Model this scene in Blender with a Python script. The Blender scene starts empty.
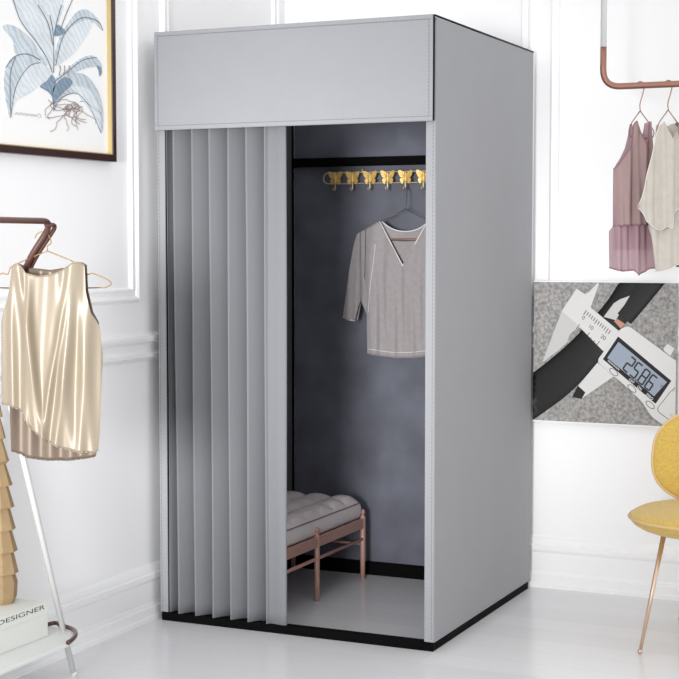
import bpy, bmesh, math, random
from mathutils import Vector, Matrix
random.seed(7)
C = bpy.context.scene.collection
PI = math.pi

# ---------------------------------------------------------------- camera (metres; booth front right corner = origin)
FPX = 1543.0
TH = math.radians(24.6)
TILT = math.atan(97.5 / FPX)
CAM = Vector((1.739, -4.512, 1.299))
FH = Vector((-math.sin(TH), math.cos(TH), 0))
RT = Vector((math.cos(TH), math.sin(TH), 0))
FW = FH * math.cos(TILT) - Vector((0, 0, math.sin(TILT)))
UP = Vector((0, 0, math.cos(TILT))) + FH * math.sin(TILT)

def ray(px, py):
    return FW + RT * ((px - 339.5) / FPX) - UP * ((py - 339.5) / FPX)

def at(px, py, axis, v):
    """measure: the point of the plane axis = v seen at that pixel"""
    r = ray(px, py); i = 'xyz'.index(axis)
    return CAM + r * ((v - CAM[i]) / r[i])

class Frame:
    """an upright plane through an anchor; u along its heading, v up, d towards the viewer"""
    def __init__(s, anchor, heading):
        s.o = Vector(anchor); h = math.radians(heading)
        s.r = Vector((math.cos(h), math.sin(h), 0)); s.n = Vector((math.sin(h), -math.cos(h), 0))
    def m(s, px, py):
        r = ray(px, py); t = (s.o - CAM).dot(s.n) / r.dot(s.n); p = CAM + r * t - s.o
        return (p.dot(s.r), p.z)
    def p(s, u, v, d=0):
        return s.o + s.r * u + Vector((0, 0, v)) + s.n * d

# ---------------------------------------------------------------- materials
def srgb(r, g, b):
    f = lambda c: (c / 255 / 12.92) if c <= 10 else ((c / 255 + .055) / 1.055) ** 2.4
    return (f(r), f(g), f(b), 1)

def mat(name, col, rough=.6, metal=0, bump=0, scale=200, var=0, vscale=6, alpha=1, sheen=0, coat=0, trans=0, spec=.5):
    m = bpy.data.materials.new(name); m.use_nodes = True
    nt = m.node_tree; b = nt.nodes['Principled BSDF']
    b.inputs['Base Color'].default_value = col
    b.inputs['Roughness'].default_value = rough
    b.inputs['Metallic'].default_value = metal
    b.inputs['Alpha'].default_value = alpha
    b.inputs['Specular IOR Level'].default_value = spec
    b.inputs['Sheen Weight'].default_value = sheen
    b.inputs['Coat Weight'].default_value = coat
    tc = nt.nodes.new('ShaderNodeTexCoord')
    if var:
        n = nt.nodes.new('ShaderNodeTexNoise'); n.inputs['Scale'].default_value = vscale
        n.inputs['Detail'].default_value = 6
        nt.links.new(tc.outputs['Object'], n.inputs['Vector'])
        r = nt.nodes.new('ShaderNodeValToRGB')
        r.color_ramp.elements[0].position = .3; r.color_ramp.elements[1].position = .7
        r.color_ramp.elements[0].color = tuple(c * (1 - var) for c in col[:3]) + (1,)
        r.color_ramp.elements[1].color = tuple(min(1, c * (1 + var)) for c in col[:3]) + (1,)
        nt.links.new(n.outputs['Fac'], r.inputs['Fac'])
        nt.links.new(r.outputs['Color'], b.inputs['Base Color'])
    if bump:
        n = nt.nodes.new('ShaderNodeTexNoise'); n.inputs['Scale'].default_value = scale
        nt.links.new(tc.outputs['Object'], n.inputs['Vector'])
        bp = nt.nodes.new('ShaderNodeBump'); bp.inputs['Strength'].default_value = bump
        bp.inputs['Distance'].default_value = .002
        nt.links.new(n.outputs['Fac'], bp.inputs['Height'])
        nt.links.new(bp.outputs['Normal'], b.inputs['Normal'])
    if trans:
        tr = nt.nodes.new('ShaderNodeBsdfTranslucent'); tr.inputs['Color'].default_value = col
        mx = nt.nodes.new('ShaderNodeMixShader'); mx.inputs['Fac'].default_value = trans
        out = nt.nodes['Material Output']
        nt.links.new(b.outputs[0], mx.inputs[1]); nt.links.new(tr.outputs[0], mx.inputs[2])
        nt.links.new(mx.outputs[0], out.inputs['Surface'])
    return m

M = {}
M['wall'] = mat('white wall paint', srgb(250, 250, 251), .55)
M['trim'] = mat('white gloss trim paint', srgb(250, 250, 251), .4)
M['canvas'] = mat('grey booth canvas', srgb(156, 157, 161), .85, bump=.25, scale=500, var=.012, vscale=9)
M['canvas_side'] = mat('grey booth side canvas', srgb(156, 157, 161), .85, bump=.25, scale=500, var=.012, vscale=9)
M['curtain'] = mat('grey curtain cloth', srgb(124, 125, 129), .85, bump=.25, scale=600)
M['diffuser_cloth'] = mat('pale light diffusing cloth', srgb(225, 226, 228), .9, trans=.75)  # pale and translucent to pass light down into the booth
M['seam'] = mat('grey thread', srgb(118, 119, 124), .9)
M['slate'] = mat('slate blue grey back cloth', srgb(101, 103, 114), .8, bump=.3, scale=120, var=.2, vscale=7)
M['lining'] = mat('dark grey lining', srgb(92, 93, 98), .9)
M['black'] = mat('black powder coated steel', srgb(5, 5, 6), .7, spec=.08)
M['piping'] = mat('black piping', srgb(22, 22, 25), .6, spec=.2)
M['gold'] = mat('polished gold metal', srgb(236, 200, 122), .4, metal=.3)
M['wirebrass'] = mat('pale brass wire', srgb(214, 196, 160), .4, metal=.5)
M['brass'] = mat('antique brass wire', srgb(132, 108, 70), .35, metal=1)
M['darkwire'] = mat('dark steel wire', srgb(105, 102, 100), .4, metal=.5)
M['copper'] = mat('brushed copper tube', srgb(162, 120, 104), .36, metal=.9)
M['rosewood'] = mat('reddish brown lacquered tube', srgb(84, 50, 42), .3, var=.12, vscale=30, coat=.4)
M['benchmetal'] = mat('rose brown enamelled frame', srgb(186, 142, 130), .4, coat=.3)
M['whitetube'] = mat('white enamelled tube', srgb(222, 224, 222), .3)
M['leather'] = mat('pale taupe leather', srgb(232, 222, 221), .5, bump=.15, scale=90, var=.03)
M['piping_l'] = mat('mauve grey piping', srgb(140, 118, 118), .6)
M['knit'] = mat('heather grey knit', srgb(158, 152, 153), .9, bump=.5, scale=400, var=.06, vscale=60, sheen=.2)
M['knit_trim'] = mat('pale knit binding', srgb(228, 224, 224), .9)
M['wood'] = mat('brown hanger bar', srgb(140, 105, 92), .5)
M['satin'] = mat('champagne satin', srgb(154, 142, 125), .42, metal=.2, bump=.06, scale=60)
M['satin_shaded'] = mat('champagne satin in painted shade', srgb(122, 107, 94), .45, metal=.3)  # darker copy of the satin: shade inside the top put into the colour
M['mauve'] = mat('mauve sheer cloth', srgb(172, 146, 145), .75, bump=.3, scale=400, alpha=.9)
M['mauve_sheer'] = mat('thin mauve chiffon', srgb(182, 150, 158), .7, alpha=.72)
M['mauve_hem'] = mat('mauve edge binding', srgb(150, 108, 118), .7)
M['cream'] = mat('cream linen weave', srgb(198, 192, 183), .85, bump=.4, scale=350, var=.05, vscale=40)
M['cream_hem'] = mat('ivory edge binding', srgb(238, 234, 224), .8)
M['charcoal'] = mat('charcoal cloth', srgb(112, 110, 110), .85, bump=.3, scale=300)
M['book'] = mat('off white book cloth', srgb(222, 224, 220), .6)
M['paper'] = mat('page block paper', srgb(235, 233, 226), .8)
M['ink'] = mat('black ink', srgb(40, 40, 42), .7)
M['tan'] = mat('tan stained wood', srgb(164, 138, 102), .65, var=.1, vscale=25)
M['yellow'] = mat('mustard yellow bouclé', srgb(214, 180, 90), .9, bump=.9, scale=260, var=.12, vscale=120, sheen=.3)
M['chairpipe'] = mat('pale tan welt', srgb(222, 190, 140), .6)
M['chairleg'] = mat('brushed rose gold leg', srgb(226, 196, 172), .3, metal=.8)
M['darkframe'] = mat('dark brown frame wood', srgb(52, 28, 26), .35)
M['giltedge'] = mat('gilt inner edge', srgb(206, 184, 132), .4, metal=.5)
M['artpaper'] = mat('white art paper', srgb(246, 246, 246), .7)
M['leaf1'] = mat('pale blue watercolour', srgb(204, 214, 222), .8, var=.12, vscale=14)
M['leaf2'] = mat('very pale blue watercolour', srgb(222, 229, 234), .8, var=.07, vscale=14)
M['leaf3'] = mat('slate blue watercolour', srgb(136, 156, 174), .8, var=.15, vscale=14)
M['line'] = mat('grey blue pen line', srgb(95, 105, 118), .8)
M['root'] = mat('brown grey pen line', srgb(150, 135, 130), .8)
M['concrete'] = mat('grey concrete', srgb(152, 150, 148), .8, var=.4, vscale=90, bump=.5, scale=120)
M['tubeblack'] = mat('matt black tube', srgb(14, 14, 15), .45, spec=.3)
M['steel'] = mat('satin stainless steel', srgb(204, 203, 202), .4, metal=.2)
M['steelside'] = mat('grey steel jaw', srgb(186, 185, 184), .4, metal=.25)
M['lcd'] = mat('grey blue display glass', srgb(150, 160, 176), .25)

def hatch(m, dark):
    """fine printed hatching over a watercolour wash"""
    nt = m.node_tree; b = nt.nodes['Principled BSDF']; src = b.inputs['Base Color'].links[0].from_socket
    w = nt.nodes.new('ShaderNodeTexWave'); w.wave_type = 'BANDS'; w.bands_direction = 'DIAGONAL'
    w.inputs['Scale'].default_value = 22; w.inputs['Distortion'].default_value = 6; w.inputs['Detail'].default_value = 2
    tc = nt.nodes.new('ShaderNodeTexCoord'); nt.links.new(tc.outputs['Object'], w.inputs['Vector'])
    r = nt.nodes.new('ShaderNodeValToRGB'); r.color_ramp.elements[0].position = .0; r.color_ramp.elements[0].color = (dark, dark, dark, 1)
    r.color_ramp.elements[1].position = .6; r.color_ramp.elements[1].color = (1, 1, 1, 1); nt.links.new(w.outputs['Fac'], r.inputs['Fac'])
    mx = nt.nodes.new('ShaderNodeMix'); mx.data_type = 'RGBA'; mx.blend_type = 'MULTIPLY'; mx.inputs[0].default_value = 1
    nt.links.new(src, [q for q in mx.inputs if q.type == 'RGBA'][0]); nt.links.new(r.outputs['Color'], [q for q in mx.inputs if q.type == 'RGBA'][1]); nt.links.new([q for q in mx.outputs if q.type == 'RGBA'][0], b.inputs['Base Color'])
hatch(M['leaf1'], .78); hatch(M['leaf2'], .86); hatch(M['leaf3'], .75)

def floor_mat():
    m = bpy.data.materials.new('white glossy floor boards'); m.use_nodes = True
    nt = m.node_tree; b = nt.nodes['Principled BSDF']
    tc = nt.nodes.new('ShaderNodeTexCoord')
    br = nt.nodes.new('ShaderNodeTexBrick')
    br.inputs['Color1'].default_value = srgb(232, 232, 234); br.inputs['Color2'].default_value = srgb(226, 226, 229)
    br.inputs['Mortar'].default_value = srgb(220, 220, 222)
    br.inputs['Scale'].default_value = 1; br.inputs['Brick Width'].default_value = 1.6
    br.inputs['Row Height'].default_value = .14; br.inputs['Mortar Size'].default_value = .002
    nt.links.new(tc.outputs['Object'], br.inputs['Vector'])
    nt.links.new(br.outputs['Color'], b.inputs['Base Color'])
    b.inputs['Roughness'].default_value = .22
    return m
M['floor'] = floor_mat()

# ---------------------------------------------------------------- mesh helpers
def obj(name, bm, m, parent=None, smooth=False, solid=0, bevel=0, sub=0):
    bmesh.ops.recalc_face_normals(bm, faces=bm.faces[:])
    me = bpy.data.meshes.new(name); bm.to_mesh(me); bm.free()
    o = bpy.data.objects.new(name, me); C.objects.link(o)
    me.materials.append(M[m])
    if smooth:
        for p in me.polygons: p.use_smooth = True
    if bevel:
        md = o.modifiers.new('bevel', 'BEVEL'); md.width = bevel; md.segments = 2; md.limit_method = 'ANGLE'
    if sub:
        md = o.modifiers.new('sub', 'SUBSURF'); md.levels = sub; md.render_levels = sub
    if solid:
        md = o.modifiers.new('solid', 'SOLIDIFY'); md.thickness = solid; md.offset = 0
    if parent is not None:
        o.parent = parent
        o.matrix_parent_inverse = Matrix.Translation(-Vector(parent.location))
    return o

def thing(name, label, cat, loc=(0, 0, 0), group=None):
    o = bpy.data.objects.new(name, None); C.objects.link(o)
    o.location = loc; o.empty_display_size = .1
    return tag(o, label, cat, group)

def tag(o, label, cat, group=None):
    o['label'] = label; o['category'] = cat
    if group: o['group'] = group
    return o

def struct(name, bm, m, **k):
    o = obj(name, bm, m, **k); o['kind'] = 'structure'; return o

def B(): return bmesh.new()

def box(bm, a, b):
    v = [bm.verts.new((x, y, z)) for z in (a[2], b[2]) for y in (a[1], b[1]) for x in (a[0], b[0])]
    for f in ((0, 1, 3, 2), (4, 6, 7, 5), (0, 4, 5, 1), (2, 3, 7, 6), (0, 2, 6, 4), (1, 5, 7, 3)):
        bm.faces.new([v[i] for i in f])
    return bm

def boxp(pts8, bm):
    v = [bm.verts.new(p) for p in pts8]
    for f in ((0, 1, 3, 2), (4, 6, 7, 5), (0, 4, 5, 1), (2, 3, 7, 6), (0, 2, 6, 4), (1, 5, 7, 3)):
        bm.faces.new([v[i] for i in f])
    return bm

def tube(bm, pts, r, n=10, closed=False):
    pts = [Vector(p) for p in pts]; N = len(pts)
    rad = r if isinstance(r, (list, tuple)) else [r] * N
    tang = []
    for i in range(N):
        if closed: t = pts[(i + 1) % N] - pts[i - 1]
        else: t = pts[min(i + 1, N - 1)] - pts[max(i - 1, 0)]
        tang.append(t.normalized() if t.length > 1e-9 else Vector((0, 0, 1)))
    ref = Vector((0, 0, 1)) if abs(tang[0].z) < .9 else Vector((1, 0, 0))
    nrm = (ref - tang[0] * ref.dot(tang[0])).normalized()
    rings = []
    for i in range(N):
        nrm = (nrm - tang[i] * nrm.dot(tang[i])).normalized()
        bn = tang[i].cross(nrm)
        rings.append([bm.verts.new(pts[i] + (nrm * math.cos(2 * PI * k / n) + bn * math.sin(2 * PI * k / n)) * rad[i]) for k in range(n)])
    for i in range(N if closed else N - 1):
        a, b = rings[i], rings[(i + 1) % N]
        for k in range(n): bm.faces.new((a[k], a[(k + 1) % n], b[(k + 1) % n], b[k]))
    if not closed:
        bm.faces.new(rings[0]); bm.faces.new(rings[-1][::-1])
    return bm

def catmull(pts, k=6, closed=False):
    pts = [Vector(p) for p in pts]; N = len(pts); out = []
    for i in range(N if closed else N - 1):
        if closed: p0, p1, p2, p3 = pts[i - 1], pts[i], pts[(i + 1) % N], pts[(i + 2) % N]
        else: p0, p1, p2, p3 = pts[max(i - 1, 0)], pts[i], pts[i + 1], pts[min(i + 2, N - 1)]
        for j in range(k):
            t = j / k
            out.append(.5 * ((2 * p1) + (p2 - p0) * t + (2 * p0 - 5 * p1 + 4 * p2 - p3) * t * t + (3 * p1 - p0 - 3 * p2 + p3) * t ** 3))
    if not closed: out.append(pts[-1])
    return out

def round_path(pts, rad, k=8):
    """polyline with its corners rounded"""
    pts = [Vector(p) for p in pts]; out = [pts[0]]
    for i in range(1, len(pts) - 1):
        a, b, c = pts[i - 1], pts[i], pts[i + 1]
        r = min(rad, (a - b).length * .45, (c - b).length * .45)
        p, q = b + (a - b).normalized() * r, b + (c - b).normalized() * r
        for j in range(k + 1):
            t = j / k; out.append(p * (1 - t) ** 2 + b * 2 * t * (1 - t) + q * t * t)
    out.append(pts[-1]); return out

def prism(bm, pts, ext):
    """closed outline extruded by a vector"""
    e = Vector(ext); a = [bm.verts.new(Vector(p)) for p in pts]; b = [bm.verts.new(Vector(p) + e) for p in pts]
    bm.faces.new(a); bm.faces.new(b[::-1]); n = len(a)
    for i in range(n): bm.faces.new((a[i], a[(i + 1) % n], b[(i + 1) % n], b[i]))
    return bm

def lathe(bm, prof, c, n=32, facet=None):
    rings = []
    for r, z in prof:
        rings.append([bm.verts.new((c[0] + r * math.cos(2 * PI * k / n), c[1] + r * math.sin(2 * PI * k / n), c[2] + z)) for k in range(n)])
    for a, b in zip(rings, rings[1:]):
        for k in range(n): bm.faces.new((a[k], a[(k + 1) % n], b[(k + 1) % n], b[k]))
    bm.faces.new(rings[0][::-1]); bm.faces.new(rings[-1]); return bm

def lerp_table(tab, x):
    if x <= tab[0][0]: return tab[0][1]
    for (x0, y0), (x1, y1) in zip(tab, tab[1:]):
        if x <= x1: return y0 + (y1 - y0) * (x - x0) / max(1e-9, x1 - x0)
    return tab[-1][1]

def cloth(fr, top, bot, dfun, ncol=60, nrow=40):
    """a hanging panel: column by column between its top and bottom outline (measured), depth from dfun(s, t)"""
    bm = B(); x0 = max(top[0][0], bot[0][0]); x1 = min(top[-1][0], bot[-1][0])
    xs = sorted(set([x0 + (x1 - x0) * i / ncol for i in range(ncol + 1)] + [p[0] for p in top + bot if x0 <= p[0] <= x1]))
    cols = []
    for x in xs:
        yt, yb = lerp_table(top, x), lerp_table(bot, x); col = []
        for j in range(nrow + 1):
            t = j / nrow; u, v = fr.m(x, yt + (yb - yt) * t)
            s = (x - x0) / (x1 - x0)
            col.append(bm.verts.new(fr.p(u, v, dfun(s, (yt + (yb - yt) * t)))))
        cols.append(col)
    for a, b in zip(cols, cols[1:]):
        for j in range(nrow): bm.faces.new((a[j], b[j], b[j + 1], a[j + 1]))
    return bm

def edge_path(fr, tab, dfun, x0, x1, n=60, wave=0, freq=60):
    out = []
    for i in range(n + 1):
        x = x0 + (x1 - x0) * i / n; y = lerp_table(tab, x)
        u, v = fr.m(x, y); s = i / n
        out.append(fr.p(u, v + wave * math.sin(freq * s * 1.7), dfun(x, y) + wave * math.sin(freq * s)))
    return out

def text_mesh(s, size):
    cu = bpy.data.curves.new('lettering', 'FONT'); cu.body = s; cu.size = size; cu.extrude = 0; cu.align_x = 'LEFT'
    o = bpy.data.objects.new('lettering', cu); C.objects.link(o)
    bpy.context.view_layer.update()
    me = bpy.data.meshes.new_from_object(o.evaluated_get(bpy.context.evaluated_depsgraph_get()))
    bpy.data.objects.remove(o); bpy.data.curves.remove(cu)
    return me

def text_bm(s, origin, ux, uy, height, width=None, lift=(0, 0, 0)):
    """lettering laid in the plane (ux, uy), caps 'height' high, squeezed to 'width'"""
    me = text_mesh(s, 1.0); vs = [v.co.copy() for v in me.vertices]
    xa, xb = min(v.x for v in vs), max(v.x for v in vs); ya, yb = min(v.y for v in vs), max(v.y for v in vs)
    k = height / (yb - ya); kx = (width / (xb - xa)) if width else k
    ux, uy, origin = Vector(ux).normalized(), Vector(uy).normalized(), Vector(origin) + Vector(lift)
    bm = B(); nv = [bm.verts.new(origin + ux * ((v.x - xa) * kx) + uy * ((v.y - ya) * k)) for v in vs]
    for p in me.polygons:
        try: bm.faces.new([nv[i] for i in p.vertices])
        except ValueError: pass
    bpy.data.meshes.remove(me); return bm

# ================================================================ SETTING
WX, WY = -1.05, 1.05
struct('floor', box(B(), (WX - .1, -6, -.06), (3.6, WY + .1, 0)), 'floor')
struct('wall_left', box(B(), (WX - .1, -2.6, 0), (WX, WY + .1, 2.9)), 'wall')
struct('wall_back', box(B(), (WX, WY, 0), (3.0, WY + .1, 2.9)), 'wall')

def profile_run(prof, a, b, out):
    """moulding: profile (out, z) swept from a to b"""
    a, b, out = Vector(a), Vector(b), Vector(out); bm = B()
    ra = [bm.verts.new(a + out * d + Vector((0, 0, z))) for d, z in prof]
    rb = [bm.verts.new(b + out * d + Vector((0, 0, z))) for d, z in prof]
    n = len(prof)
    for i in range(n): bm.faces.new((ra[i], ra[(i + 1) % n], rb[(i + 1) % n], rb[i]))
    bm.faces.new(ra[::-1]); bm.faces.new(rb); return bm

BASE = [(0, 0), (.028, 0), (.028, .014), (.024, .02), (.024, .045), (.018, .05), (.016, .058), (.013, .062), (.013, .132),
        (.018, .138), (.02, .146), (.02, .158), (.014, .163), (.014, .168), (.009, .182), (.003, .19), (0, .19)]
RAIL = [(0, .895), (.006, .895), (.012, .903), (.018, .908), (.018, .921), (.012, .926), (.009, .932), (.009, .952),
        (.013, .958), (.022, .962), (.024, .972), (.022, .981), (.012, .986), (.004, .992), (0, .992)]
struct('baseboard_left', profile_run(BASE, (WX, -2.6, 0), (WX, WY, 0), (1, 0, 0)), 'trim')
struct('baseboard_back', profile_run(BASE, (WX + .03, WY, 0), (3.0, WY, 0), (0, -1, 0)), 'trim')
struct('trim_1', profile_run(RAIL, (WX, -2.6, 0), (WX, WY, 0), (1, 0, 0)), 'trim')
struct('trim_2', profile_run(RAIL, (WX + .03, WY, 0), (3.0, WY, 0), (0, -1, 0)), 'trim')

PM = [(0, 0), (.004, .002), (.012, .006), (.016, .012), (.012, .02), (.007, .024), (.007, .036), (.012, .04), (.012, .046), (.004, .052), (0, .052)]
def panel_mould(name, org, ux, w, z0, z1, out):
    """picture-frame moulding: profile swept round a rectangle with mitred corners"""
    org, ux, out = Vector(org), Vector(ux), Vector(out); bm = B(); rings = []
    for (cu, cz, su, sz) in ((0, z0, 1, 1), (w, z0, -1, 1), (w, z1, -1, -1), (0, z1, 1, -1)):
        rings.append([bm.verts.new(org + ux * (cu + su * i) + Vector((0, 0, cz + sz * i)) + out * d) for d, i in PM])
    n = len(PM)
    for k in range(4):
        a, b = rings[k], rings[(k + 1) % 4]
        for i in range(n - 1): bm.faces.new((a[i], a[i + 1], b[i + 1], b[i]))
    return struct(name, bm, 'trim')
panel_mould('trim_3', (WX, -1.75, 0), (0, 1, 0), 1.69, 1.095, 2.6, (1, 0, 0))
panel_mould('trim_4', (WX, .095, 0), (0, 1, 0), .895, 1.095, 2.6, (1, 0, 0))
panel_mould('trim_5', (-.99, WY, 0), (1, 0, 0), .98, 1.095, 2.6, (0, -1, 0))
panel_mould('trim_6', (.05, WY, 0), (1, 0, 0), 1.9, 1.095, 2.6, (0, -1, 0))

# ================================================================ FITTING BOOTH
booth = thing('fitting_booth', 'tall square grey fabric fitting booth with black frame and open doorway', 'fitting booth', (-.5, .5, 0))
f = B()
box(f, (-1, 0, 0), (0, .03, .03)); box(f, (-1, .96, 0), (0, .99, .05)); box(f, (-1, .03, 0), (-.97, .96, .03)); box(f, (-.03, .03, 0), (0, .96, .03))
obj('base_frame', f, 'black', booth, bevel=.002)
for (x, y) in ((-.998, .003), (-.027, .003), (-.998, .955), (-.027, .955)):
    obj('post', box(B(), (x, y, .03), (x + .025, y + .025, 1.985)), 'black', booth, bevel=.002)
t = B()
box(t, (-.973, .003, 1.96), (-.027, .028, 1.985)); box(t, (-.973, .955, 1.96), (-.027, .98, 1.985))
box(t, (-.998, .028, 1.96), (-.973, .955, 1.985)); box(t, (-.027, .028, 1.96), (-.002, .955, 1.985))
obj('top_frame', t, 'black', booth, bevel=.002)
obj('crossbar', box(B(), (-.973, .952, 1.592), (-.027, .982, 1.626)), 'black', booth, bevel=.003)
obj('curtain_rod', tube(B(), [(-.973, .03, 1.76), (-.027, .03, 1.76)], .008), 'black', booth, smooth=True)
obj('side_panel', box(B(), (-.0015, -.001, .031), (.0035, .992, 1.993)), 'canvas_side', booth, bevel=.001)
obj('side_panel', box(B(), (-1.0035, -.001, .031), (-.9985, .992, 1.993)), 'canvas_side', booth, bevel=.001)
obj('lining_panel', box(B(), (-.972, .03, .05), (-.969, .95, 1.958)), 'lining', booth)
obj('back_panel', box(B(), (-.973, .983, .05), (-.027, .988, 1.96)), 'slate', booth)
rp = B(); rp.faces.new([rp.verts.new(q) for q in ((-.9985, .0, 1.9905), (-.0015, .0, 1.9905), (-.0015, .991, 1.9905), (-.9985, .991, 1.9905))])
obj('roof_diffuser', rp, 'diffuser_cloth', booth)  # unseen roof, added as a diffuser to brighten bench and inner floor
# fabric sleeves over the two front posts
for x0, x1 in ((-1.0015, -.972), (-.029, .0025)):
    s = obj('post_sleeve', box(B(), (x0, -.005, .031), (x1, .0015, 1.985)), 'canvas', booth, bevel=.002)
    sb = B()
    for i in range(150):
        z = .04 + i * .0125
        xm = (x0 + .007) if x0 < -.5 else (x1 - .007)
        box(sb, (xm - .0008, -.0057, z), (xm + .0008, -.0048, z + .008))
    st = obj('stitching', sb, 'seam', s)
val = obj('valance', box(B(), (-.999, -.024, 1.673), (.001, -.017, 2.0)), 'canvas', booth, bevel=.002)
sb = B()
def dash_h(z, x0, x1):
    x = x0
    while x < x1: box(sb, (x, -.0248, z - .0009), (x + .007, -.0236, z + .0009)); x += .0115
def dash_v(x, z0, z1):
    z = z0
    while z < z1: box(sb, (x - .0009, -.0248, z), (x + .0009, -.0236, z + .007)); z += .0115
dash_h(1.688, -.985, -.015); dash_h(1.985, -.985, -.015); dash_v(-.985, 1.685, 1.99); dash_v(-.012, 1.685, 1.99)
obj('stitching', sb, 'seam', val)
hb = B()
for z in (1.681, 1.9925): box(hb, (-.998, -.0252, z - .006), (0, -.0235, z + .006))
for x in (-.993, -.004): box(hb, (x - .005, -.0252, 1.69), (x + .005, -.0235, 1.985))
obj('hem', hb, 'canvas', val, bevel=.0008)
p = B()
tube(p, [(.002, -.0205, 1.674), (.0035, -.0205, 1.999)], .0032, 6)
obj('piping', p, 'piping', booth, smooth=True)
obj('piping', tube(B(), [(.002, -.012, 1.9975), (.002, .992, 1.9955)], .0036, 6), 'piping', booth, smooth=True)
obj('hem_binding', box(B(), (.003, 0, .031), (.0048, .991, .036)), 'canvas', booth)

# ---------------------------------------------------------------- curtain: a sawtooth of soft pleats
rid = [-.927 + .0674 * i for i in range(6)]
prof = [(-.968, .002), (-.962, .012), (-.948, .06), (-.941, .072), (-.936, .055)]
for i, x in enumerate(rid):
    nx = rid[i + 1] if i < 5 else None
    prof += [(x - .004, .015), (x - .003, -.006), (x + .002, -.011), (x + .009, -.001)]
    if nx: prof += [(x + .030, .032), (x + .046, .062), (nx - .014, .074), (nx - .009, .055)]
prof += [(-.562, .0), (-.545, -.002), (-.528, -.001), (-.521, .004), (-.524, .012), (-.535, .014)]
prof = catmull([(a, b, 0) for a, b in prof], 5)
bm = B(); cols = []
zs = [.0312 + (1.735 - .0312) * j / 40 for j in range(41)]
for k, q in enumerate(prof):
    c = []
    for z in zs:
        w = (z - .026) / 1.7
        c.append(bm.verts.new((q.x * 1.0 - .010 * w * (1 - (q.x + .97) / .45), (q.y + .003 * math.sin(q.x * 40 + z * 3)) * (1 - .12 * w) + .0, z)))
    cols.append(c)
for a, b in zip(cols, cols[1:]):
    for j in range(40): bm.faces.new((a[j], b[j], b[j + 1], a[j + 1]))
cur = obj('curtain', bm, 'curtain', smooth=True, solid=.002)
for v in cur.data.vertices:
    if v.co.x < -.968: v.co.x = -.968
tag(cur, 'grey pleated curtain drawn across the left half of the booth doorway', 'curtain')
rb = B()
for i, x in enumerate(rid):
    tube(rb, [(x + .012, .03 + .022 * math.cos(a), 1.757 + .024 * math.sin(a)) for a in [2 * PI * k / 14 for k in range(14)]], .0025, 6, closed=True)
obj('curtain_rings', rb, 'black', cur, smooth=True)['kind'] = 'stuff'

# ================================================================ BUTTERFLY HOOK RACK
HY = .945
P0 = at(335.9, 180, 'y', HY); SP = (at(424, 178, 'y', HY).x - P0.x) / 5
zt, zb = at(380, 172, 'y', HY).z, at(380, 183, 'y', HY).z
hr = thing('butterfly_hook_rack', 'row of gold butterfly coat hooks fixed under the black bar inside the booth', 'hook rack', (P0.x, HY, zb))
XL, XR = at(323.5, 178, 'y', HY).x, P0.x + SP * 7 + .055
rr = (zt - zb) / 2; loop = []
for k in range(9): a = PI / 2 + PI * k / 8; loop.append((XL + rr + rr * math.cos(a), HY, (zt + zb) / 2 + rr * math.sin(a)))
for k in range(9): a = -PI / 2 + PI * k / 8; loop.append((XR - rr + rr * math.cos(a), HY, (zt + zb) / 2 + rr * math.sin(a)))
obj('wire_frame', tube(B(), loop, .0024, 8, closed=True), 'wirebrass', hr, smooth=True)
mb = B()
for x in (P0.x + SP * 1.5, P0.x + SP * 5.5):
    mb = B(); tube(mb, [(x, HY, zt), (x, .951, zt + .006), (x, .951, zt + .012)], .004, 8)
    obj('mounting_clip', mb, 'wirebrass', hr, smooth=True)
h = (zt - zb)
def wing(sg):
    up = [(0, .55), (.10, .75), (.30, 1.02), (.62, 1.12), (.72, 1.02), (.66, .74), (.52, .52), (.30, .42), (.08, .42)]
    lo = [(.04, .44), (.30, .44), (.50, .40), (.56, .22), (.44, .0), (.32, -.10), (.22, .06), (.10, .25)]
    b = B()
    for o in (up, lo):
        pts = [q for q in catmull([(u, v, 0) for u, v in o], 4, True)]
        dz = lambda u: -.006 - .010 * u
        a_ = [b.verts.new((P0.x + sg * q.x * h * .95, HY - .003 - .006 * abs(q.x) , zb + q.y * h)) for q in pts]
        c_ = [b.verts.new(v.co + Vector((0, .0025, 0))) for v in a_]
        b.faces.new(a_); b.faces.new(c_[::-1])
        for i in range(len(a_)): b.faces.new((a_[i], a_[(i + 1) % len(a_)], c_[(i + 1) % len(a_)], c_[i]))
        # raised veins
        cx, cv = .05, .5
        for q in pts[::5]: tube(b, [(P0.x + sg * cx * h, HY - .006, zb + cv * h), (P0.x + sg * q.x * h * .85, HY - .005 - .006 * abs(q.x), zb + (cv + (q.y - cv) * .9) * h)], .0011, 5)
    return b
bf = obj('butterfly', lathe(B(), [(.001, -.1 * h), (.005, .1 * h), (.007, .4 * h), (.0065, .6 * h), (.004, .72 * h), (.0055, .82 * h), (.003, .95 * h)], (P0.x, HY - .006, zb), 12), 'gold', hr, smooth=True)
subs = [obj('wing', wing(-1), 'gold', bf), obj('wing', wing(1), 'gold', bf)]
hk = [(0, .05), (0, -.25), (0, -.5), (.006, -.62), (.014, -.62), (.018, -.52), (.019, -.42)]
subs.append(obj('hook', tube(B(), catmull([(P0.x, HY - .007 - d, zb + v * h) for d, v in hk], 4), .0028, 8), 'wirebrass', bf, smooth=True))
for s in subs:
    s.matrix_parent_inverse = Matrix()
for i in range(1, 8):
    c = bf.copy(); C.objects.link(c); c.location = (SP * i, 0, 0)
    for s in subs:
        d = s.copy(); C.objects.link(d); d.parent = c; d.matrix_parent_inverse = Matrix()

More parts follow.
